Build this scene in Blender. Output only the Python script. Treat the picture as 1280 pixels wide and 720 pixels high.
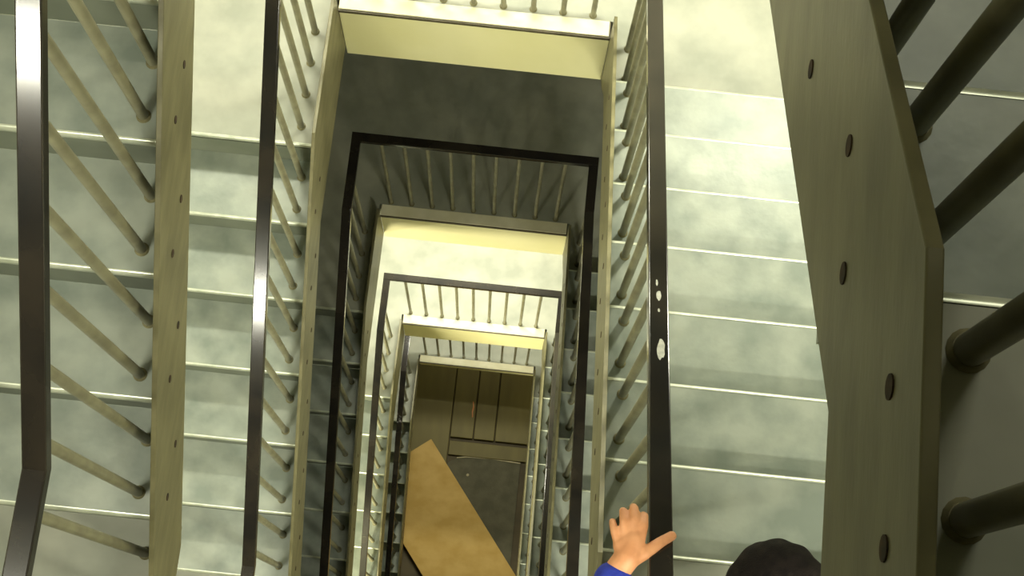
import bpy, bmesh, math, random
from mathutils import Vector, Matrix
random.seed(4)
PI = math.pi
for o in list(bpy.data.objects):
    bpy.data.objects.remove(o)
S = bpy.context.scene
COL = S.collection

# ------------------------------------------------------------------ camera
cam_d = bpy.data.cameras.new('camera')
cam = bpy.data.objects.new('camera', cam_d)
COL.objects.link(cam)
cam.location = (0.8458, -2.5836, 2.7292)
cam.rotation_euler = (0.255434, -0.025915, 0.101329)
cam_d.sensor_width = 36.0
cam_d.lens = 1817.1 / 1280.0 * 36.0
cam_d.clip_start = 0.02
cam_d.clip_end = 60
S.camera = cam

# ------------------------------------------------------------------ world, exposure
w = bpy.data.worlds.new('world')
S.world = w
w.use_nodes = True
w.node_tree.nodes['Background'].inputs[0].default_value = (0.75, 0.8, 0.6, 1)
w.node_tree.nodes['Background'].inputs[1].default_value = 0.02
S.view_settings.view_transform = 'Standard'
S.view_settings.look = 'None'
S.view_settings.gamma = 1
S.view_settings.use_curve_mapping = False
S.view_settings.exposure = 0.0

# stairwell dimensions (metres), measured from the photograph
W = 1.139            # width of the open well
RI = 0.1903          # riser
TR = 0.28            # going
H = 15 * RI          # one full turn
YL = -0.603          # first nosing of every left flight
NEAR = -2.92         # near edge of the well
HRL = 1.126          # handrail above a landing
HX = 0.066           # handrail centre outside the well face
XL, XR = -1.30, W + 1.30
YF, YN = 1.30, -4.55
TOP = 4.3
Y4 = 0.28            # lowest upper landing is set back
NK = 5
BASE = -4 * H - 7 * RI

WARM = (1.0, 0.93, 0.66)
PALE = (1.0, 0.98, 0.80)
# lamps and added fill lights: (name text, x, y, z, size x, size y, watts, colour)
LAMPS = [
    # text, x, y, z, long side, short side, watts, colour, facing direction, axis of the long side
    ('lamp under the top far landing, middle', 0.48, 0.62, -0.535, 0.9, 0.12, 50, PALE, (0, -0.2, -1), 'x'),
    ('added fill light under the top far landing, right end', 2.12, 0.35, -0.58, 0.12, 0.5, 62, PALE, (-0.35, -0.3, -1), 'x'),  # added to brighten the foot of the second right flight
    ('lamp under the top far landing, left end', -0.75, 0.50, -0.535, 0.9, 0.12, 44, PALE, (0, -0.2, -1), 'x'),
    ('added fill light at the far wall of the uppermost landing in view', 0.5, YF - 0.07, -1.0, 0.9, 0.12, 18, PALE, (0, -1, 0), 'x'),  # extra source added to lift the flights beside this landing
    ('lamp lighting the third landing down', 0.45, 0.72, -2 * H - 0.53, 1.2, 0.12, 125, PALE, (0, -0.2, -1), 'x'),
    ('lamp lighting the lowest landing', 0.55, 0.50, -3 * H - 0.52, 1.2, 0.12, 56, PALE, (0, 0, -1), 'x'),
    ('lamp under the left end of the top near landing', -0.56, -2.66, 1.32, 0.6, 0.12, 34, PALE, (0, 0.5, -0.85), 'x'),
    ('lamp under the top near landing, right end', 1.80, -3.12, 0.98, 0.9, 0.12, 44, PALE, (0, 0.25, -1), 'x'),
    ('lamp under the second near landing, right end', 1.80, -3.12, 0.98 - H, 0.9, 0.12, 64, PALE, (0, 0.25, -1), 'x'),
    ('lamp under the left end of the first near landing below the camera', -0.46, -2.66, 1.32 - H, 0.6, 0.12, 32, PALE, (0, 0.6, -0.8), 'x'),
    ('lamp on the near wall, lighting the lowest tall cream face', -0.7, YN + 0.07, 0.2 - 3 * H, 0.6, 0.14, 240, WARM, (0, 1, 0), 'x'),
    ('added fill light under the top ceiling, far left corner', -0.9, 0.7, TOP - 0.07, 0.9, 0.12, 16, PALE, (0, 0, -1), 'x'),  # unseen fill, added for brightness on the upper left flight
    ('added fill light under the top ceiling over the near right flight', 2.0, -0.3, TOP - 0.07, 0.9, 0.12, 30, PALE, (0, 0, -1), 'x'),  # unseen fill, added to lift the nearest right treads
    ('added fill light at the left wall over the fourth left flight', XL + 0.07, -1.2, -1.5 - 2 * H, 0.9, 0.12, 26, PALE, (1, 0, 0), 'y'),  # added to brighten the pale strip of treads below it
    ('added fill light at the far wall of the basement', 0.6, YF - 0.07, BASE + 1.0, 0.9, 0.12, 4, WARM, (0, -1, -0.6), 'x'),  # unseen source added to brighten the brown boards
]


# ------------------------------------------------------------------ materials
def mat(name, c1, c2=None, rough=0.5, metal=0.0, scale=6.0, detail=4.0, bump=0.0, spec=0.5, stretch=None, lo=0.35, hi=0.65):
    m = bpy.data.materials.new(name)
    m.use_nodes = True
    nt = m.node_tree
    b = nt.nodes['Principled BSDF']
    b.inputs['Roughness'].default_value = rough
    b.inputs['Metallic'].default_value = metal
    b.inputs['Specular IOR Level'].default_value = spec
    if c2 is None:
        b.inputs['Base Color'].default_value = (*c1, 1)
        return m
    tc = nt.nodes.new('ShaderNodeNewGeometry')
    mp = nt.nodes.new('ShaderNodeMapping')
    if stretch:
        mp.inputs['Scale'].default_value = stretch
    nz = nt.nodes.new('ShaderNodeTexNoise')
    nz.inputs['Scale'].default_value = scale
    nz.inputs['Detail'].default_value = detail
    rp = nt.nodes.new('ShaderNodeValToRGB')
    rp.color_ramp.elements[0].color = (*c1, 1)
    rp.color_ramp.elements[1].color = (*c2, 1)
    rp.color_ramp.elements[0].position = lo
    rp.color_ramp.elements[1].position = hi
    nt.links.new(tc.outputs['Position'], mp.inputs['Vector'])
    nt.links.new(mp.outputs[0], nz.inputs['Vector'])
    nt.links.new(nz.outputs['Fac'], rp.inputs[0])
    nt.links.new(rp.outputs[0], b.inputs['Base Color'])
    if bump:
        bp = nt.nodes.new('ShaderNodeBump')
        bp.inputs['Strength'].default_value = bump
        bp.inputs['Distance'].default_value = 0.004
        nz2 = nt.nodes.new('ShaderNodeTexNoise')
        nz2.inputs['Scale'].default_value = scale * 6
        nt.links.new(mp.outputs[0], nz2.inputs['Vector'])
        nt.links.new(nz2.outputs['Fac'], bp.inputs['Height'])
        nt.links.new(bp.outputs[0], b.inputs['Normal'])
    return m


M = {}
M['tread'] = mat('worn_grey_concrete', (0.215, 0.25, 0.21), (0.34, 0.37, 0.31), 0.42, scale=7, bump=0.15)
M['nosing'] = mat('worn_steel_nosing', (0.50, 0.54, 0.42), (0.68, 0.71, 0.57), 0.3, 0.3, scale=20)
M['riser'] = mat('shaded_riser_paint', (0.15, 0.17, 0.125), (0.20, 0.22, 0.165), 0.45, scale=5)  # same grey paint as the treads, with the riser's shade put into the colour
M['string'] = mat('olive_painted_steel', (0.135, 0.125, 0.062), (0.20, 0.185, 0.095), 0.42, scale=9, stretch=(1, 0.7, 2.2), bump=0.1)
M['bolt'] = mat('rusty_bolt', (0.015, 0.009, 0.004), (0.06, 0.032, 0.012), 0.8, scale=60)
M['baluster'] = mat('olive_grey_steel_bar', (0.19, 0.18, 0.11), (0.27, 0.26, 0.16), 0.4, scale=14)
M['weld'] = mat('pale_weld_collar', (0.16, 0.145, 0.07), (0.26, 0.24, 0.13), 0.6, scale=50)
M['rail'] = mat('black_gloss_paint', (0.010, 0.009, 0.008), (0.022, 0.018, 0.013), 0.15, scale=6, spec=0.5)
M['chip'] = mat('bare_chipped_metal', (0.45, 0.46, 0.40), (0.7, 0.7, 0.62), 0.35, 0.4, scale=80)
M['fascia'] = mat('cream_painted_concrete', (0.92, 0.88, 0.47), (0.96, 0.92, 0.53), 0.6, scale=3)
M['kerb'] = mat('pale_cream_kerb', (0.72, 0.68, 0.46), (0.84, 0.80, 0.60), 0.5, scale=8)
M['edge'] = mat('dark_steel_edge', (0.07, 0.06, 0.03), (0.11, 0.09, 0.05), 0.5, scale=12)
M['landing'] = mat('landing_concrete', (0.25, 0.265, 0.21), (0.35, 0.355, 0.285), 0.55, scale=5, bump=0.2)
M['wall'] = mat('cream_wall_paint', (0.40, 0.39, 0.28), (0.45, 0.43, 0.31), 0.7, scale=2)
M['ceiling'] = mat('ceiling_paint', (0.66, 0.65, 0.52), (0.70, 0.69, 0.56), 0.8, scale=2)
M['basefloor'] = mat('dark_brown_floor', (0.060, 0.045, 0.018), (0.095, 0.072, 0.030), 0.7, scale=4, bump=0.2)
M['brownboard'] = mat('dark_brown_board', (0.12, 0.098, 0.020), (0.165, 0.135, 0.030), 0.6, scale=3, stretch=(3, 0.7, 1), lo=0.25, hi=0.75)
M['ply'] = mat('tan_plywood', (0.50, 0.31, 0.055), (0.60, 0.39, 0.10), 0.6, scale=5, stretch=(1, 1.3, 1))
M['mat'] = mat('dark_grey_mat', (0.085, 0.08, 0.045), (0.12, 0.11, 0.065), 0.8, scale=8, bump=0.3)
M['trimmetal'] = mat('dull_metal_trim', (0.28, 0.24, 0.12), (0.42, 0.36, 0.2), 0.5, 0.2, scale=12)
M['orange'] = mat('orange_label', (0.55, 0.20, 0.05), (0.62, 0.26, 0.09), 0.6, scale=30)
M['lampbody'] = mat('white_lamp_housing', (0.7, 0.7, 0.66), (0.75, 0.75, 0.7), 0.5, scale=5)
M['skin'] = mat('skin', (0.62, 0.27, 0.115), (0.76, 0.36, 0.17), 0.55, scale=30)
M['shirt'] = mat('royal_blue_knit', (0.012, 0.025, 0.30), (0.025, 0.05, 0.45), 0.8, scale=40, bump=0.3)
M['trouser'] = mat('dark_trouser_cloth', (0.025, 0.027, 0.035), (0.04, 0.042, 0.05), 0.85, scale=40)
M['hair'] = mat('black_hair', (0.006, 0.004, 0.004), (0.014, 0.010, 0.008), 0.8, scale=60, bump=0.5, spec=0.15)
M['shoe'] = mat('black_shoe', (0.015, 0.015, 0.015), (0.03, 0.03, 0.03), 0.5, scale=20)
M['eyewhite'] = mat('eye_white', (0.75, 0.73, 0.7), None, 0.3)
M['iris'] = mat('brown_iris', (0.05, 0.02, 0.01), None, 0.3)
M['lip'] = mat('lip', (0.45, 0.14, 0.10), None, 0.5)


# ------------------------------------------------------------------ helpers
def box(bm, x0, x1, y0, y1, z0, z1):
    v = [bm.verts.new(p) for p in [(x0, y0, z0), (x1, y0, z0), (x1, y1, z0), (x0, y1, z0),
                                   (x0, y0, z1), (x1, y0, z1), (x1, y1, z1), (x0, y1, z1)]]
    for f in [(3, 2, 1, 0), (4, 5, 6, 7), (0, 1, 5, 4), (1, 2, 6, 5), (2, 3, 7, 6), (3, 0, 4, 7)]:
        bm.faces.new([v[i] for i in f])


def tube(bm, a, b, r, n=14, r2=None, caps=True):
    a, b = Vector(a), Vector(b)
    r2 = r if r2 is None else r2
    d = (b - a).normalized()
    u = d.orthogonal().normalized()
    v = d.cross(u)
    A = [bm.verts.new(a + (u * math.cos(2 * PI * i / n) + v * math.sin(2 * PI * i / n)) * r) for i in range(n)]
    B = [bm.verts.new(b + (u * math.cos(2 * PI * i / n) + v * math.sin(2 * PI * i / n)) * r2) for i in range(n)]
    for i in range(n):
        j = (i + 1) % n
        bm.faces.new([A[i], A[j], B[j], B[i]])
    if caps:
        bm.faces.new(A[::-1])
        bm.faces.new(B)


def prism_x(bm, pts, x0, x1):
    """closed outline pts [(y,z)] extruded from x0 to x1"""
    A = [bm.verts.new((x0, y, z)) for y, z in pts]
    B = [bm.verts.new((x1, y, z)) for y, z in pts]
    n = len(pts)
    bm.faces.new(A)
    bm.faces.new(B[::-1])
    for i in range(n):
        j = (i + 1) % n
        bm.faces.new([A[j], A[i], B[i], B[j]])


def prism_z(bm, pts, z0, z1):
    A = [bm.verts.new((x, y, z0)) for x, y in pts]
    B = [bm.verts.new((x, y, z1)) for x, y in pts]
    n = len(pts)
    bm.faces.new(A[::-1])
    bm.faces.new(B)
    for i in range(n):
        j = (i + 1) % n
        bm.faces.new([A[i], A[j], B[j], B[i]])


def sweep(bm, path, side, wd=0.050, ht=0.034, rad=0.0035):
    """rounded bar along a path of points; side = unit vector across the bar"""
    P = [Vector(p) for p in path]
    side = Vector(side)
    prof = []
    for cx, cy, a0 in [(wd / 2 - rad, ht / 2 - rad, 0), (-wd / 2 + rad, ht / 2 - rad, 90),
                       (-wd / 2 + rad, -ht / 2 + rad, 180), (wd / 2 - rad, -ht / 2 + rad, 270)]:
        for k in range(4):
            a = math.radians(a0 + 30 * k)
            prof.append((cx + rad * math.cos(a), cy + rad * math.sin(a)))
    rings = []
    for i, p in enumerate(P):
        if i == 0:
            t = (P[1] - P[0]).normalized(); k = 1
            up = side.cross(t).normalized()
        elif i == len(P) - 1:
            t = (P[-1] - P[-2]).normalized(); k = 1
            up = side.cross(t).normalized()
        else:
            t1 = (P[i] - P[i - 1]).normalized(); t2 = (P[i + 1] - P[i]).normalized()
            t = (t1 + t2).normalized()
            k = 1 / max(0.5, math.sqrt((1 + t1.dot(t2)) / 2))
            up = side.cross(t).normalized()
        if up.z < 0:
            up = -up
        rings.append([bm.verts.new(p + side * x + up * y * k) for x, y in prof])
    n = len(prof)
    for a, b in zip(rings, rings[1:]):
        for i in range(n):
            j = (i + 1) % n
            bm.faces.new([a[i], a[j], b[j], b[i]])
    bm.faces.new(rings[0][::-1])
    bm.faces.new(rings[-1])


def obj(name, bm, m, parent=None, smooth=False, bevel=0.0, label=None):
    bmesh.ops.recalc_face_normals(bm, faces=bm.faces[:])
    me = bpy.data.meshes.new(name)
    bm.to_mesh(me)
    bm.free()
    me.materials.append(m)
    if smooth:
        for p in me.polygons:
            p.use_smooth = True
    o = bpy.data.objects.new(name, me)
    COL.objects.link(o)
    if parent is not None:
        o.parent = parent
        o.matrix_parent_inverse = Matrix.Translation(-world_loc(parent))
    if bevel:
        bv = o.modifiers.new('bevel', 'BEVEL')
        bv.width = bevel
        bv.segments = 2
        bv.limit_method = 'ANGLE'
    if smooth:
        try:
            es = o.modifiers.new('split', 'EDGE_SPLIT')
            es.split_angle = math.radians(50)
        except Exception:
            pass
    if label:
        o['label'] = label
    return o


def world_loc(o):
    v = Vector(o.location)
    # parts carry geometry in world coordinates; only the root Empty has a location
    p = o.parent
    return v if p is None else Vector((0, 0, 0)) if o.type == 'MESH' else v


def thing(name, label, cat, loc=(0, 0, 0), group=None):
    o = bpy.data.objects.new(name, None)
    o.empty_display_size = 0.1
    COL.objects.link(o)
    o.location = loc
    o['label'] = label
    o['category'] = cat
    if group:
        o['group'] = group
    return o


def tag(o, label, cat, group=None):
    o['label'] = label
    o['category'] = cat
    if group:
        o['group'] = group
    return o


def part(name, bm, m, parent, **k):
    """a part whose geometry is given in world coordinates"""
    o = obj(name, bm, m, None, **k)
    o.parent = parent
    root = parent
    while root.parent is not None:
        root = root.parent
    if parent is root:
        o.location = -Vector(root.location)
    return o


def struct(name, bm, m):
    o = obj(name, bm, m)
    o['kind'] = 'structure'
    return o


B = bmesh.new

# ------------------------------------------------------------------ the building shell
bm = B(); box(bm, XL - 0.2, XL, YN - 0.2, YF + 0.2, BASE - 0.1, TOP); struct('wall_left', bm, M['wall'])
bm = B(); box(bm, XR, XR + 0.2, YN - 0.2, YF + 0.2, BASE - 0.1, TOP); struct('wall_right', bm, M['wall'])
bm = B(); box(bm, XL, XR, YF, YF + 0.2, BASE - 0.1, TOP); struct('wall_far', bm, M['wall'])
bm = B(); box(bm, XL, XR, YN - 0.2, YN, BASE - 0.1, TOP); struct('wall_near', bm, M['wall'])
bm = B(); box(bm, XL - 0.2, XR + 0.2, YN - 0.2, YF + 0.2, TOP, TOP + 0.2); struct('ceiling', bm, M['ceiling'])
bm = B(); box(bm, XL, XR, YN, YF, BASE - 0.2, BASE); struct('floor', bm, M['basefloor'])

ORD = ['top', 'second', 'third', 'fourth', 'lowest']
FAR_TXT = ['top far landing above the frame',
           'grey far landing with the tall bright cream face, uppermost in view',
           'dark unlit far landing between the bright one above and the bright one below',
           'brightly lit far landing seen under the dark landing',
           'lowest far landing with only a thin cream edge, above the brown boards']

# ------------------------------------------------------------------ far landings
for k in range(NK):
    z = -k * H
    ye = Y4 if k == 4 else 0.0
    yl = YL + (Y4 if k == 4 else 0.0)
    th = 0.145 if k == 4 else 0.465
    L = thing('stair_landing', FAR_TXT[k], 'landing', (W / 2, 0.7, z))
    bm = B()
    box(bm, XL + 0.004, XR - 0.004, ye + 0.071, YF - 0.004, z - th + 0.01, z)
    # the ends that reach to the flights on both sides
    box(bm, XL + 0.004, -0.012, yl, ye + 0.071, z - 0.10, z)
    box(bm, W + 0.012, XR - 0.004, ye - TR + 0.001, ye + 0.071, z - 0.10, z)
    part('floor_slab', bm, M['landing'], L)
    bm = B(); box(bm, 0.0, W, ye + 0.001, ye + 0.070, z - th + 0.01, z - 0.026)
    part('fascia', bm, M['fascia'], L, bevel=0.003)
    bm = B(); box(bm, 0.0, W, ye - 0.004, ye + 0.070, z - 0.025, z - 0.006)
    part('edge_strip', bm, M['edge'], L)
    bm = B(); box(bm, 0.002, W - 0.006, ye + 0.002, ye + 0.070, z - 0.0055, z + 0.004)
    part('kerb', bm, M['kerb'], L, bevel=0.002)

# ------------------------------------------------------------------ near landings
for k in range(NK):
    z = -k * H + 8 * RI
    yr = -8 * TR + (Y4 if k == 4 else 0.0)
    yl = YL - 6 * TR
    L = thing('stair_landing', ORD[k] + ' of the near landings, at the foot of the picture', 'landing', (W / 2, -3.5, z))
    bm = B()
    box(bm, XL + 0.004, XR - 0.004, YN + 0.004, NEAR - 0.082, z - 0.455, z)
    if k >= 0:
        box(bm, XL + 0.004, -0.012, NEAR - 0.082, yl - 0.001, z - 0.10, z)
    box(bm, W + 0.012, XR - 0.004, NEAR - 0.082, yr, z - 0.10, z)
    part('floor_slab', bm, M['landing'], L)
    bm = B(); box(bm, 0.0, W, NEAR - 0.081, NEAR - 0.001, z - 0.455, z - 0.004)
    part('fascia', bm, M['fascia'], L, bevel=0.003)


# ------------------------------------------------------------------ flights
def bolt_bm(x, y, z, s):
    bm = B()
    tube(bm, (x, y, z), (x + s * 0.0018, y, z), 0.0105, 14)
    return bm


def flight_left(k, label):
    z0 = -k * H
    dy = Y4 if k == 4 else 0.0
    yl = YL + dy
    F = thing('stair_flight', label, 'stairs', (-0.6, -1.3, z0 - 7 * RI))
    for m in range(0, 7):
        y = yl - m * TR
        z = z0 - m * RI
        if m > 0:
            bm = B(); box(bm, XL + 0.03, -0.013, y - 0.001, y + TR - 0.001, z - 0.018, z)
            t = part('tread', bm, M['tread'], F)
        else:
            t = F
        bm = B()
        x0, x1 = XL + 0.03, -0.013
        if m > 0:
            prism_x(bm, [(y - 0.001, z + 0.001), (y - 0.004, z + 0.001), (y - 0.0085, z - 0.001), (y - 0.012, z - 0.006),
                         (y - 0.012, z - 0.022), (y - 0.009, z - 0.025), (y - 0.001, z - 0.025)], x0, x1)
        else:
            prism_x(bm, [(y - 0.001, z + 0.001), (y - 0.004, z + 0.001), (y - 0.0085, z - 0.001), (y - 0.012, z - 0.006),
                         (y - 0.012, z - 0.022), (y - 0.009, z - 0.025), (y - 0.001, z - 0.025)], x0, x1)
        part('nosing', bm, M['nosing'], t, smooth=True)
        bm = B(); box(bm, XL + 0.03, -0.013, y - 0.0008, y + 0.008, z - RI + 0.001, z - 0.0185)
        if m == 0:
            bm.free(); bm = B(); box(bm, XL + 0.03, -0.013, y - 0.012, y - 0.001, z - RI + 0.001, z - 0.036)
        part('riser', bm, M['riser'], F)
    # inner stringer: plate standing round the well with a kerb above the treads
    sl = RI / TR
    so = 0.127
    ytop = yl
    ye = Y4 if k == 4 else 0.0
    ybot_lvl = yl + (-0.37 - (so - 0.349)) / sl
    ynl = yl - (0 + 7 * RI + so - 0.205) / sl          # where the kerb turns level at the near landing
    up = [(ye, z0 + so), (ytop, z0 + so), (ynl, z0 - 7 * RI + 0.205), (NEAR, z0 - 7 * RI + 0.205)]
    yn2 = yl - (7 * RI + so - 0.349 + 0.068) / sl
    low = [(NEAR, z0 - 7 * RI - 0.068), (yn2, z0 - 7 * RI - 0.068), (ybot_lvl, z0 - 0.37), (ye, z0 - 0.37 if k < 4 else z0 - 0.14)]
    if k == 4:
        low = [(NEAR, BASE + 0.0), (yn2 + 0.10, BASE + 0.0), (ybot_lvl + 0.3, z0 - 0.16), (ye, z0 - 0.14)]
    bm = B(); prism_x(bm, up + low, -0.0115, -0.0005)
    st = part('stringer', bm, M['string'], F)
    bm = B()
    sweep(bm, [(-0.0065, y, z + 0.0025) for y, z in up], (1, 0, 0), 0.014, 0.005, 0.002)
    part('top_flange', bm, M['string'], st, label='pale worn top edge of the stringer')
    for m in range(1, 7):
        for d in (0.05, 0.19):
            part('bolt', bolt_bm(-0.0008, yl - m * TR + d, z0 - m * RI + 0.012 + (0.008 if d > .1 else 0), 1), M['bolt'], st, smooth=False)
    # outer stringer against the wall
    up2 = [(yl, z0 + 0.12), (yl - 6 * TR - 0.012, z0 - 6 * RI + 0.0), (yl - 6 * TR - 0.012, z0 - 7 * RI + 0.005), (yl, z0 - 0.22)]
    bm = B(); prism_x(bm, up2, XL + 0.003, XL + 0.028)
    part('wall_stringer', bm, M['string'], F)
    return F


def flight_right(k, label):
    z0 = -k * H
    dy = Y4 if k == 4 else 0.0
    F = thing('stair_flight', label, 'stairs', (W + 0.6, -1.2, z0))
    x0, x1 = W + 0.013, XR - 0.03
    for m in range(1, 9):
        y = dy - m * TR
        z = z0 + m * RI
        t = F
        if m < 8:
            bm = B(); box(bm, x0, x1, y - TR + 0.001, y + 0.001, z - 0.010, z)
            t = part('tread', bm, M['tread'], F)
        bm = B()
        e = 0.001
        prism_x(bm, [(y + e, z + 0.001), (y + 0.004, z + 0.001), (y + 0.0085, z - 0.001), (y + 0.012, z - 0.006),
                     (y + 0.012, z - 0.022), (y + 0.009, z - 0.025), (y + e, z - 0.025)], x0, x1)
        part('nosing', bm, M['nosing'], t, smooth=True)
        bm = B()
        if m < 8:
            box(bm, x0, x1, y - 0.008, y + 0.0008, z - RI + 0.001, z - 0.0105)
        else:
            box(bm, x0, x1, y + 0.001, y + 0.012, z - RI + 0.001, z - 0.036)
        part('riser', bm, M['riser'], F)
    sl = RI / TR
    so = 0.205
    ye = dy
    yk = dy - 8 * TR - 0.02
    zt = z0 + 8 * RI
    up = [(ye, z0 + so - 0.01), (yk, zt + so), (NEAR, zt + so)]
    low = [(NEAR, zt - 0.082), (dy - 8 * TR - 0.09, zt - 0.078),
           (dy - 0.42, z0 + 0.42 * sl - 0.206), (dy - 0.22, z0 - 0.10), (dy - 0.09, z0 - 0.33), (ye, z0 - (0.455 if k < 4 else 0.14))]
    bm = B(); prism_x(bm, up + low, W + 0.0005, W + 0.0115)
    st = part('stringer', bm, M['string'], F)
    bm = B()
    sweep(bm, [(W + 0.0065, y, z + 0.0025) for y, z in up], (1, 0, 0), 0.014, 0.005, 0.002)
    part('top_flange', bm, M['string'], st, label='pale worn top edge of the stringer')
    for m in range(1, 9):
        for d in (0.128, 0.250):
            if m < 8:
                yb_, zb_ = dy - m * TR - d, z0 + m * RI + 0.148
            else:
                yb_, zb_ = dy - m * TR - d + 0.022, zt + 0.125
            part('bolt', bolt_bm(W + 0.0008, yb_, zb_, -1), M['bolt'], st)
    up2 = [(dy - TR, z0 + 0.30), (dy - 8 * TR, zt + 0.12), (dy - 8 * TR, zt - 0.22), (dy - TR, z0 + 0.01)]
    bm = B(); prism_x(bm, up2, XR - 0.028, XR - 0.003)
    part('wall_stringer', bm, M['string'], F)
    return F


LTXT = ['left flight nearest the camera with large treads at the left edge',
        'second left flight down, its upper treads brightly lit beside the black rail',
        'dark third left flight down beside the well, mostly in shade',
        'fourth left flight down, a narrow strip of pale treads',
        'lowest left flight down, thin strip next to the tan plywood sheet']
RTXT = ['right flight nearest the camera with the broad olive stringer at the right',
        'wide grey right flight under the near stringer, a blue sleeved person at its top',
        'third right flight down, narrow strip of bluish treads behind the cream stringer',
        'fourth right flight down, a thin dark strip behind pale bars',
        'lowest right flight down beside the dark grey mat']
for k in range(NK):
    flight_left(k, LTXT[k])
    flight_right(k, RTXT[k])


# ------------------------------------------------------------------ railings
def baluster(parent, x, y, zb, zt, r=0.0135):
    bm = B(); tube(bm, (x, y, zb + 0.001), (x, y, zt), r, 14)
    b = part('baluster', bm, M['baluster'], parent, smooth=True)
    bm = B(); tube(bm, (x, y, zb + 0.0008), (x, y, zb + 0.007), r + 0.005, 16, r2=r + 0.001)
    part('weld_collar', bm, M['weld'], b, smooth=True)
    return b


BX = 0.080


def rail_left(k, label):
    z0 = -k * H
    dy = Y4 if k == 4 else 0.0
    yl = YL + dy
    sl = RI / TR
    hr = 0.939
    yk = yl + (HRL - hr) / sl
    yn = yl - (7 * RI + hr - HRL) / sl
    zn = z0 - 7 * RI + HRL
    R_ = thing('stair_railing', label, 'railing', (-HX, -1.2, z0 - 7 * RI))
    path = [(-HX, dy + 0.072 - 0.0252, z0 + HRL), (-HX, yk, z0 + HRL), (-HX, yn, zn), (-HX, NEAR - 0.04, zn)]
    bm = B(); sweep(bm, path, (1, 0, 0)); part('handrail', bm, M['rail'], R_)

    def zr(y):
        if y > yk: return z0 + HRL - 0.017
        if y > yn: return z0 + HRL - (yk - y) * sl - 0.02
        return zn - 0.017
    for y in (yl + 0.07, yl + 0.21, yl + 0.35, yl + 0.49):
        if y < dy + 0.03:
            baluster(R_, -BX, y, z0, zr(y))
    for m in range(1, 7):
        for d in (0.055, 0.195):
            y = yl - m * TR + d
            baluster(R_, -BX, y, z0 - m * RI, zr(y))
    ys = yl - 6 * TR - 0.09
    while ys > NEAR + 0.05:
        baluster(R_, -BX, ys, z0 - 7 * RI, zr(ys)); ys -= 0.135
    return R_


def rail_right(k, label):
    z0 = -k * H
    dy = Y4 if k == 4 else 0.0
    sl = RI / TR
    hr = 0.977
    X = W + (0.10 if k == 0 else HX)
    bx = 0.10 if k == 0 else BX
    br = 0.015 if k == 0 else 0.0135
    yk = dy - (HRL - hr) / sl
    yn = dy - (8 * RI + HRL - hr) / sl
    zn = z0 + 8 * RI + HRL
    R_ = thing('stair_railing', label, 'railing', (X, -1.2, z0))
    path = [(X, dy + 0.072 - 0.0252, z0 + HRL), (X, yk, z0 + HRL), (X, yn, zn), (X, NEAR - 0.04, zn)]
    bm = B(); sweep(bm, path, (1, 0, 0)); h = part('handrail', bm, M['rail'], R_)

    def zr(y):
        if y > yk: return z0 + HRL - 0.017
        if y > yn: return z0 + HRL + (yk - y) * sl - 0.02
        return zn - 0.017
    for y in (dy - 0.045, dy - 0.18):
        baluster(R_, W + bx, y, z0, zr(y), br)
    for m in range(1, 8):
        for d in (0.04, 0.18):
            y = dy - m * TR - d
            baluster(R_, W + bx, y, z0 + m * RI, zr(y), br)
    ys = dy - 8 * TR - 0.04
    while ys > NEAR + 0.05:
        baluster(R_, W + bx, ys, z0 + 8 * RI, zr(ys), br); ys -= 0.145
    return R_, h


def rail_cross(z, y, label, n=9):
    R_ = thing('landing_railing', label, 'railing', (W / 2, y, z))
    bm = B(); sweep(bm, [(-HX - 0.025, y - 0.018, z + HRL), (W + HX + 0.025, y - 0.018, z + HRL)], (0, 1, 0))
    part('handrail', bm, M['rail'], R_)
    for i in range(n):
        x = 0.056 + i * (1.06 - 0.056) / (n - 1)
        baluster(R_, x, y, z, z + HRL - 0.016, 0.0115)
    return R_


LR = ['black railing at the far left with a bend near the bottom, nearest the camera',
      'black railing with a bright white glint, left of the open well',
      'dark railing down the left side of the unlit third turn',
      'railing of olive bars down the left side below the bright landing',
      'lowest left railing, beside the tan plywood sheet']
RR = ['near right railing with thick round bars crossing the right edge',
      'dark brown handrail with two white chips, held by the hand in blue sleeve',
      'wide black railing right of the well below the hand',
      'railing with pale bars at the right of the bright landing',
      'lowest right railing beside the dark mat']
CR = ['railing on the top far landing above the frame',
      'railing on the uppermost landing in view, only its bars showing',
      'thick black railing across the dark landing',
      'dark railing across the brightly lit landing',
      'lowest cross railing, short bars under the cream landing edge']
for k in range(NK):
    rail_left(k, LR[k])
    R_, h = rail_right(k, RR[k])
    if k == 1:
        # bare patches where the paint has chipped off the top of this rail
        sl = RI / TR
        for (yc, xo, rr, ry) in [(-1.655, 0.001, 0.0065, 0.018), (-1.815, 0.004, 0.010, 0.030), (-1.615, -0.004, 0.003, 0.010), (-1.70, 0.0, 0.003, 0.006)]:
            bm = B()
            top, bot = [], []
            n = 14
            for i in range(n):
                a = 2 * PI * i / n
                q = 0.75 + 0.35 * random.random()
                x = W + HX + xo + rr * q * math.cos(a)
                y = yc + ry * q * math.sin(a)
                z = -H + 0.977 - y * sl + 0.0205
                top.append(bm.verts.new((x, y, z + 0.0009)))
                bot.append(bm.verts.new((x, y, z - 0.0015)))
            bm.faces.new(top)
            bm.faces.new(bot[::-1])
            for i in range(n):
                j = (i + 1) % n
                bm.faces.new([top[i], bot[i], bot[j], top[j]])
            part('paint_chip', bm, M['chip'], h, label='bare white chip in the paint of the handrail')
    rail_cross(-k * H, (Y4 if k == 4 else 0) + 0.090, CR[k])

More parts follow.
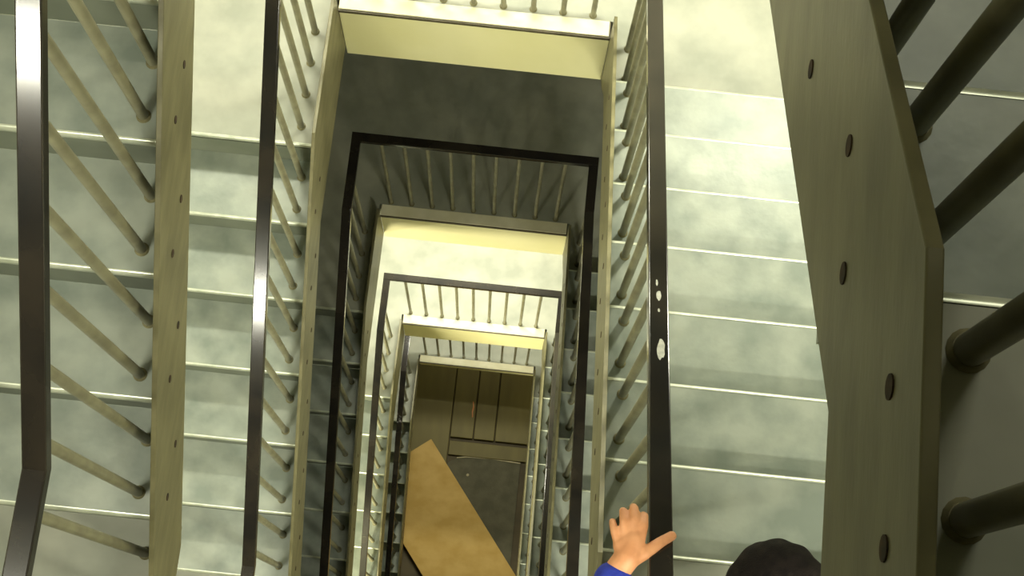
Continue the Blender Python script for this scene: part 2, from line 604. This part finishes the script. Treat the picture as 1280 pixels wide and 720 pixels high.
# ------------------------------------------------------------------ things on the basement floor
zb = BASE
for i, (x0, x1, y0, y1) in enumerate([(-0.42, 0.335, -0.60, 0.95), (0.345, 0.585, -0.235, 0.95), (0.597, 0.812, -0.235, 0.95), (0.824, 1.30, -0.235, 0.95)]):
    bm = B(); box(bm, x0, x1, y0, y1, zb + 0.001, zb + 0.055)
    o = obj('wooden_board', bm, M['brownboard'], bevel=0.006)
    tag(o, ['widest dark brown board, leftmost of four on the basement floor', 'narrow dark brown board, second from the left on the basement floor',
            'narrow dark brown board with an orange mark, third from the left',
            'dark brown board at the right end of the four on the floor'][i], 'board', 'dark brown boards on the basement floor')
    if i == 2:
        pass
bm = B()
for a in range(10):
    pass
prism_z(bm, [(0.545, 0.17), (0.557, 0.16), (0.568, 0.10), (0.560, 0.05), (0.566, 0.0), (0.555, -0.01), (0.546, 0.06), (0.553, 0.11)], zb + 0.056, zb + 0.059)
tag(obj('paper_scrap', bm, M['orange']), 'small orange scrap lying on the brown boards', 'scrap')
bm = B(); box(bm, 0.345, 1.25, -0.425, -0.275, zb + 0.001, zb + 0.045)
tag(obj('wooden_plank', bm, M['brownboard'], bevel=0.005), 'short brown plank across, between the black gap and the dark mat', 'plank')
bm = B()
pts = [(0.30, -0.62), (0.36, -0.50), (0.44, -0.455), (0.55, -0.435), (0.80, -0.43), (1.12, -0.445), (1.12, -1.9), (0.30, -1.9)]
prism_z(bm, pts, zb + 0.001, zb + 0.02)
t = thing('floor_mat', 'dark grey mat with rounded corner and pale trim on the basement floor', 'mat', (0.7, -1.2, zb))
part('mat_body', bm, M['mat'], t)
bm = B()
sweep(bm, [(x, y + 0.006, zb + 0.024) for x, y in pts[2:6]], (0, 1, 0), 0.014, 0.010, 0.003)
part('trim_strip', bm, M['trimmetal'], t, label='pale metal trim')
bm = B(); tube(bm, (0.575, -0.62, zb + 0.0205), (0.575, -0.62, zb + 0.026), 0.015, 14)
tag(obj('metal_disc', bm, M['trimmetal']), 'small pale disc on the dark mat', 'disc')
# plywood
A = Vector((0.150, -0.29)); u = Vector((0.615, -0.788)); v = Vector((-0.788, -0.615))
wv, lv = 0.82, 2.3
c = [A, A + u * lv, A + u * lv + v * wv, A + v * wv]
bm = B(); prism_z(bm, [(p.x, p.y) for p in c][::-1], zb + 0.085, zb + 0.105)
tag(obj('plywood_sheet', bm, M['ply'], bevel=0.003), 'large tan plywood sheet lying askew at the bottom of the well', 'sheet')
for q, (a, b) in enumerate([(0.35, 0.15), (1.8, 0.15)]):
    p0 = A + u * a + v * b; p1 = A + u * a + v * (wv - b)
    bm = B()
    d = u * 0.05
    prism_z(bm, [(p0.x, p0.y), (p1.x, p1.y), ((p1 + d).x, (p1 + d).y), ((p0 + d).x, (p0 + d).y)], zb + 0.056 if q == 0 else zb + 0.021, zb + 0.0845)
    tag(obj('wooden_batten', bm, M['brownboard']), 'brown batten propping the ' + ('upper' if q == 0 else 'lower') + ' end of the plywood sheet', 'batten')

# ------------------------------------------------------------------ lamps and added fill lights
for i, (txt, x, y, z, sx, sy, wt, c, face, ax) in enumerate(LAMPS):
    t = thing('fluorescent_lamp', txt, 'lamp', (x, y, z))  # added fill lights share this name and get a housing too
    zz = -Vector(face).normalized()
    xx = Vector((1, 0, 0)) if ax == 'x' else Vector((0, 1, 0))
    xx = (xx - zz * xx.dot(zz)).normalized()
    yy = zz.cross(xx)
    rot = Matrix((xx, yy, zz)).transposed()
    bm = B()
    box(bm, -sx / 2 - 0.03, sx / 2 + 0.03, -sy / 2 - 0.02, sy / 2 + 0.02, 0.012, 0.059)
    hs = obj('lamp_housing', bm, M['lampbody'], bevel=0.004)
    hs.parent = t
    hs.rotation_euler = rot.to_euler()
    ld = bpy.data.lights.new('lamp_light', 'AREA')
    ld.shape = 'RECTANGLE'
    ld.size = sx
    ld.size_y = sy
    ld.energy = wt
    ld.color = c
    lo = bpy.data.objects.new('lamp_light', ld)
    COL.objects.link(lo)
    lo.parent = t
    lo.rotation_euler = rot.to_euler()
    lo.location = zz * 0.008


# ------------------------------------------------------------------ person on the stair (blue top, dark hair)
def skin_mesh(name, chains, m, parent, voxel=0.006, label=None, smooth=4):
    """tapered limbs joined at the joints, fused into one continuous surface"""
    bm = B()
    for ch in chains:
        for (x, y, z, r) in ch:
            bmesh.ops.create_icosphere(bm, subdivisions=3, radius=r, matrix=Matrix.Translation((x, y, z)))
        for p, q in zip(ch, ch[1:]):
            tube(bm, p[:3], q[:3], p[3], 20, r2=q[3])
    bmesh.ops.recalc_face_normals(bm, faces=bm.faces[:])
    me = bpy.data.meshes.new(name + '_raw')
    bm.to_mesh(me); bm.free()
    tmp = bpy.data.objects.new(name + '_raw', me)
    COL.objects.link(tmp)
    rm = tmp.modifiers.new('remesh', 'REMESH'); rm.mode = 'VOXEL'; rm.voxel_size = voxel; rm.use_smooth_shade = True
    sm = tmp.modifiers.new('smooth', 'SMOOTH'); sm.iterations = smooth; sm.factor = 0.5
    dg = bpy.context.evaluated_depsgraph_get()
    dg.update()
    out = bpy.data.meshes.new_from_object(tmp.evaluated_get(dg))
    out.name = name
    bpy.data.objects.remove(tmp)
    bpy.data.meshes.remove(me)
    # keep only the largest closed shell
    bm = B(); bm.from_mesh(out)
    seen, best = set(), []
    for v0 in bm.verts:
        if v0 in seen: continue
        stack, comp = [v0], []
        seen.add(v0)
        while stack:
            q = stack.pop(); comp.append(q)
            for e in q.link_edges:
                t = e.other_vert(q)
                if t not in seen: seen.add(t); stack.append(t)
        if len(comp) > len(best): best = comp
    keep = set(best)
    bmesh.ops.delete(bm, geom=[v for v in bm.verts if v not in keep], context='VERTS')
    bm.to_mesh(out); bm.free()
    out.materials.clear(); out.materials.append(m)
    for p in out.polygons: p.use_smooth = True
    o = bpy.data.objects.new(name, out)
    COL.objects.link(o)
    o.parent = parent
    o.location = -Vector(parent.location)
    if label: o['label'] = label
    return o


ZP = -H + 8 * RI                     # near landing the person stands on
PX, PY = 1.43, -2.56
P = thing('person', 'person with short black hair and blue long sleeve, hand on the brown rail', 'person', (PX, PY, ZP))
HC = Vector((1.385, -2.405, 0.00))   # head centre
neck = (1.40, -2.47, -0.135, 0.048)
chest = (1.415, -2.53, -0.27, 0.115)
waist = (1.425, -2.57, -0.45, 0.10)
pelv = (1.43, -2.57, -0.60, 0.115)
shL = (1.27, -2.50, -0.215, 0.052); shR = (1.56, -2.52, -0.215, 0.052)
elL = (1.085, -2.555, -0.34, 0.038); elR = (1.63, -2.56, -0.45, 0.038)
# hand on the rail, whose top passes (1.205, -2.28, -0.311)
wrL = (1.113, -2.372, -0.283, 0.027)
wrR = (1.62, -2.42, -0.63, 0.027)
legs = []
for s, hx_ in ((-1, 1.35), (1, 1.51)):
    legs.append([pelv, (hx_, -2.57, -0.68, 0.082), (hx_ - 0.0, -2.545, -0.98, 0.056), (hx_, -2.575, -1.24, 0.036), (hx_, -2.555, -1.285, 0.034), (hx_, -2.45, -1.305, 0.026)])
palmL = (1.136, -2.334, -0.277, 0.027)
kn = (1.146, -2.300, -0.275, 0.022)
kn2 = (1.122, -2.312, -0.279, 0.018)


def finger(*pts):
    return [tuple(p) for p in pts]


fing = [
    # the thumb leaves the side of the palm and lies across the top of the rail
    finger((1.140, -2.342, -0.276, 0.017), (1.172, -2.322, -0.278, 0.014), (1.203, -2.296, -0.290, 0.0115), (1.226, -2.280, -0.299, 0.0105)),
    # four fingers of different length, bent down beside the rail
    finger((1.158, -2.300, -0.272, 0.0115), (1.163, -2.268, -0.272, 0.0105), (1.165, -2.247, -0.290, 0.0095), (1.164, -2.243, -0.310, 0.0085)),
    finger((1.144, -2.296, -0.272, 0.0115), (1.143, -2.258, -0.270, 0.0105), (1.143, -2.234, -0.286, 0.0095), (1.143, -2.228, -0.308, 0.0085)),
    finger((1.130, -2.300, -0.274, 0.011), (1.123, -2.264, -0.273, 0.010), (1.121, -2.242, -0.288, 0.009), (1.122, -2.238, -0.308, 0.008)),
    finger((1.116, -2.312, -0.277, 0.010), (1.105, -2.284, -0.278, 0.009), (1.101, -2.266, -0.290, 0.008), (1.102, -2.262, -0.306, 0.007)),
]
fingR = [finger((1.62, -2.40, -0.66, 0.012), (1.615 + dx, -2.38 + i * 0.006, -0.72, 0.009), (1.61 + dx, -2.385, -0.755, 0.0085), (1.608 + dx, -2.395, -0.78 + abs(i - 1) * 0.008, 0.0075))
         for i, dx in enumerate((-0.028, -0.009, 0.010, 0.028))]
fingR.append(finger((1.62, -2.41, -0.655, 0.012), (1.585, -2.375, -0.69, 0.010), (1.58, -2.36, -0.72, 0.0085)))
head_ch = [neck, (1.39, -2.43, -0.075, 0.062), (HC.x, HC.y, HC.z, 0.084), (HC.x, HC.y - 0.02, HC.z + 0.03, 0.083)]
face_ch = [[(HC.x, HC.y + 0.03, -0.03, 0.055), (HC.x, HC.y + 0.068, -0.048, 0.032), (HC.x, HC.y + 0.083, -0.03, 0.012), (HC.x, HC.y + 0.092, -0.042, 0.010)],
           [(HC.x, HC.y + 0.03, -0.06, 0.045), (HC.x, HC.y + 0.055, -0.105, 0.024)],
           [(HC.x - 0.07, HC.y, -0.02, 0.014), (HC.x - 0.093, HC.y - 0.008, -0.01, 0.014), (HC.x - 0.092, HC.y - 0.004, -0.04, 0.010)],
           [(HC.x + 0.07, HC.y, -0.02, 0.014), (HC.x + 0.093, HC.y - 0.008, -0.01, 0.014), (HC.x + 0.092, HC.y - 0.004, -0.04, 0.010)]]
body = skin_mesh('body', [[pelv, waist, chest, neck], head_ch, [chest, shL, elL, wrL, palmL, kn], [palmL, kn2, kn], [chest, shR, elR, wrR, (1.62, -2.40, -0.675, 0.026)]] + legs + fing + fingR + face_ch,
                 M['skin'], P, voxel=0.0035, smooth=3)


def fat(p, d): return (p[0], p[1], p[2], p[3] + d)


def lerp(a, b, t): return tuple(a[i] * (1 - t) + b[i] * t for i in range(4))


skin_mesh('shirt', [[fat(pelv, 0.016), fat(waist, 0.016), fat(chest, 0.014), fat(lerp(chest, neck, 0.62), 0.02)],
                    [fat(chest, 0.014), fat(shL, 0.014), fat(elL, 0.013), fat(lerp(elL, wrL, 0.93), 0.013)],
                    [fat(chest, 0.014), fat(shR, 0.014), fat(elR, 0.013), fat(lerp(elR, wrR, 0.9), 0.012)]], M['shirt'], P, voxel=0.006,
          label='royal blue long sleeved top')
skin_mesh('trousers', [[fat(pelv, 0.012), fat(l[1], 0.014), fat(l[2], 0.014), fat(l[3], 0.016)] for l in legs], M['trouser'], P, voxel=0.008)
for l in legs:
    x = l[4][0]
    skin_mesh('shoe', [[(x, -2.60, -1.288, 0.038), (x, -2.53, -1.285, 0.042), (x, -2.45, -1.296, 0.034), (x, -2.41, -1.300, 0.028)]], M['shoe'], P, voxel=0.006)
# hair: a close cap over crown, sides and back, with strands
bm = B()
rings, seg = 14, 28
prev = None
for i in range(rings + 1):
    th = (i / rings) * 2.05
    ring = []
    for j in range(seg):
        ph = 2 * PI * j / seg
        front = max(0, math.sin(ph))
        t2 = th * (1 - 0.20 * front)
        n = (0.0035 * math.sin(ph * 11 + i * 0.7) + 0.002 * math.sin(ph * 9 + i * 2)) * min(1, th)
        rr = 1.0
        x = HC.x + (0.100 + n) * math.sin(t2) * math.cos(ph)
        y = HC.y - 0.004 + (0.112 + n) * math.sin(t2) * math.sin(ph)
        z = HC.z + 0.025 + (0.103 + n) * math.cos(t2)
        ring.append(bm.verts.new((x, y, z)))
    if prev:
        for j in range(seg):
            k2 = (j + 1) % seg
            bm.faces.new([prev[j], prev[k2], ring[k2], ring[j]])
    prev = ring
bmesh.ops.remove_doubles(bm, verts=bm.verts[:], dist=0.0004)
hair = part('hair', bm, M['hair'], P, smooth=False, label='short black hair')
for p_ in hair.data.polygons: p_.use_smooth = True
sb_ = hair.modifiers.new('sub', 'SUBSURF'); sb_.levels = 2; sb_.render_levels = 2
so_ = hair.modifiers.new('thick', 'SOLIDIFY'); so_.thickness = 0.008; so_.offset = -1
for s in (-1, 1):
    bm = B(); bmesh.ops.create_icosphere(bm, subdivisions=2, radius=0.0115, matrix=Matrix.Translation((HC.x + s * 0.030, HC.y + 0.070, -0.012)))
    e = part('eye', bm, M['eyewhite'], P, smooth=False)
    bm = B(); bmesh.ops.create_icosphere(bm, subdivisions=2, radius=0.006, matrix=Matrix.Translation((HC.x + s * 0.030, HC.y + 0.0775, -0.013)))
    part('iris', bm, M['iris'], e)
    bm = B(); tube(bm, (HC.x + s * 0.015, HC.y + 0.080, 0.008), (HC.x + s * 0.046, HC.y + 0.068, 0.008), 0.0035, 8)
    part('eyebrow', bm, M['hair'], P)
bm = B(); tube(bm, (HC.x - 0.022, HC.y + 0.073, -0.076), (HC.x + 0.022, HC.y + 0.073, -0.076), 0.0055, 8)
part('mouth', bm, M['lip'], P)
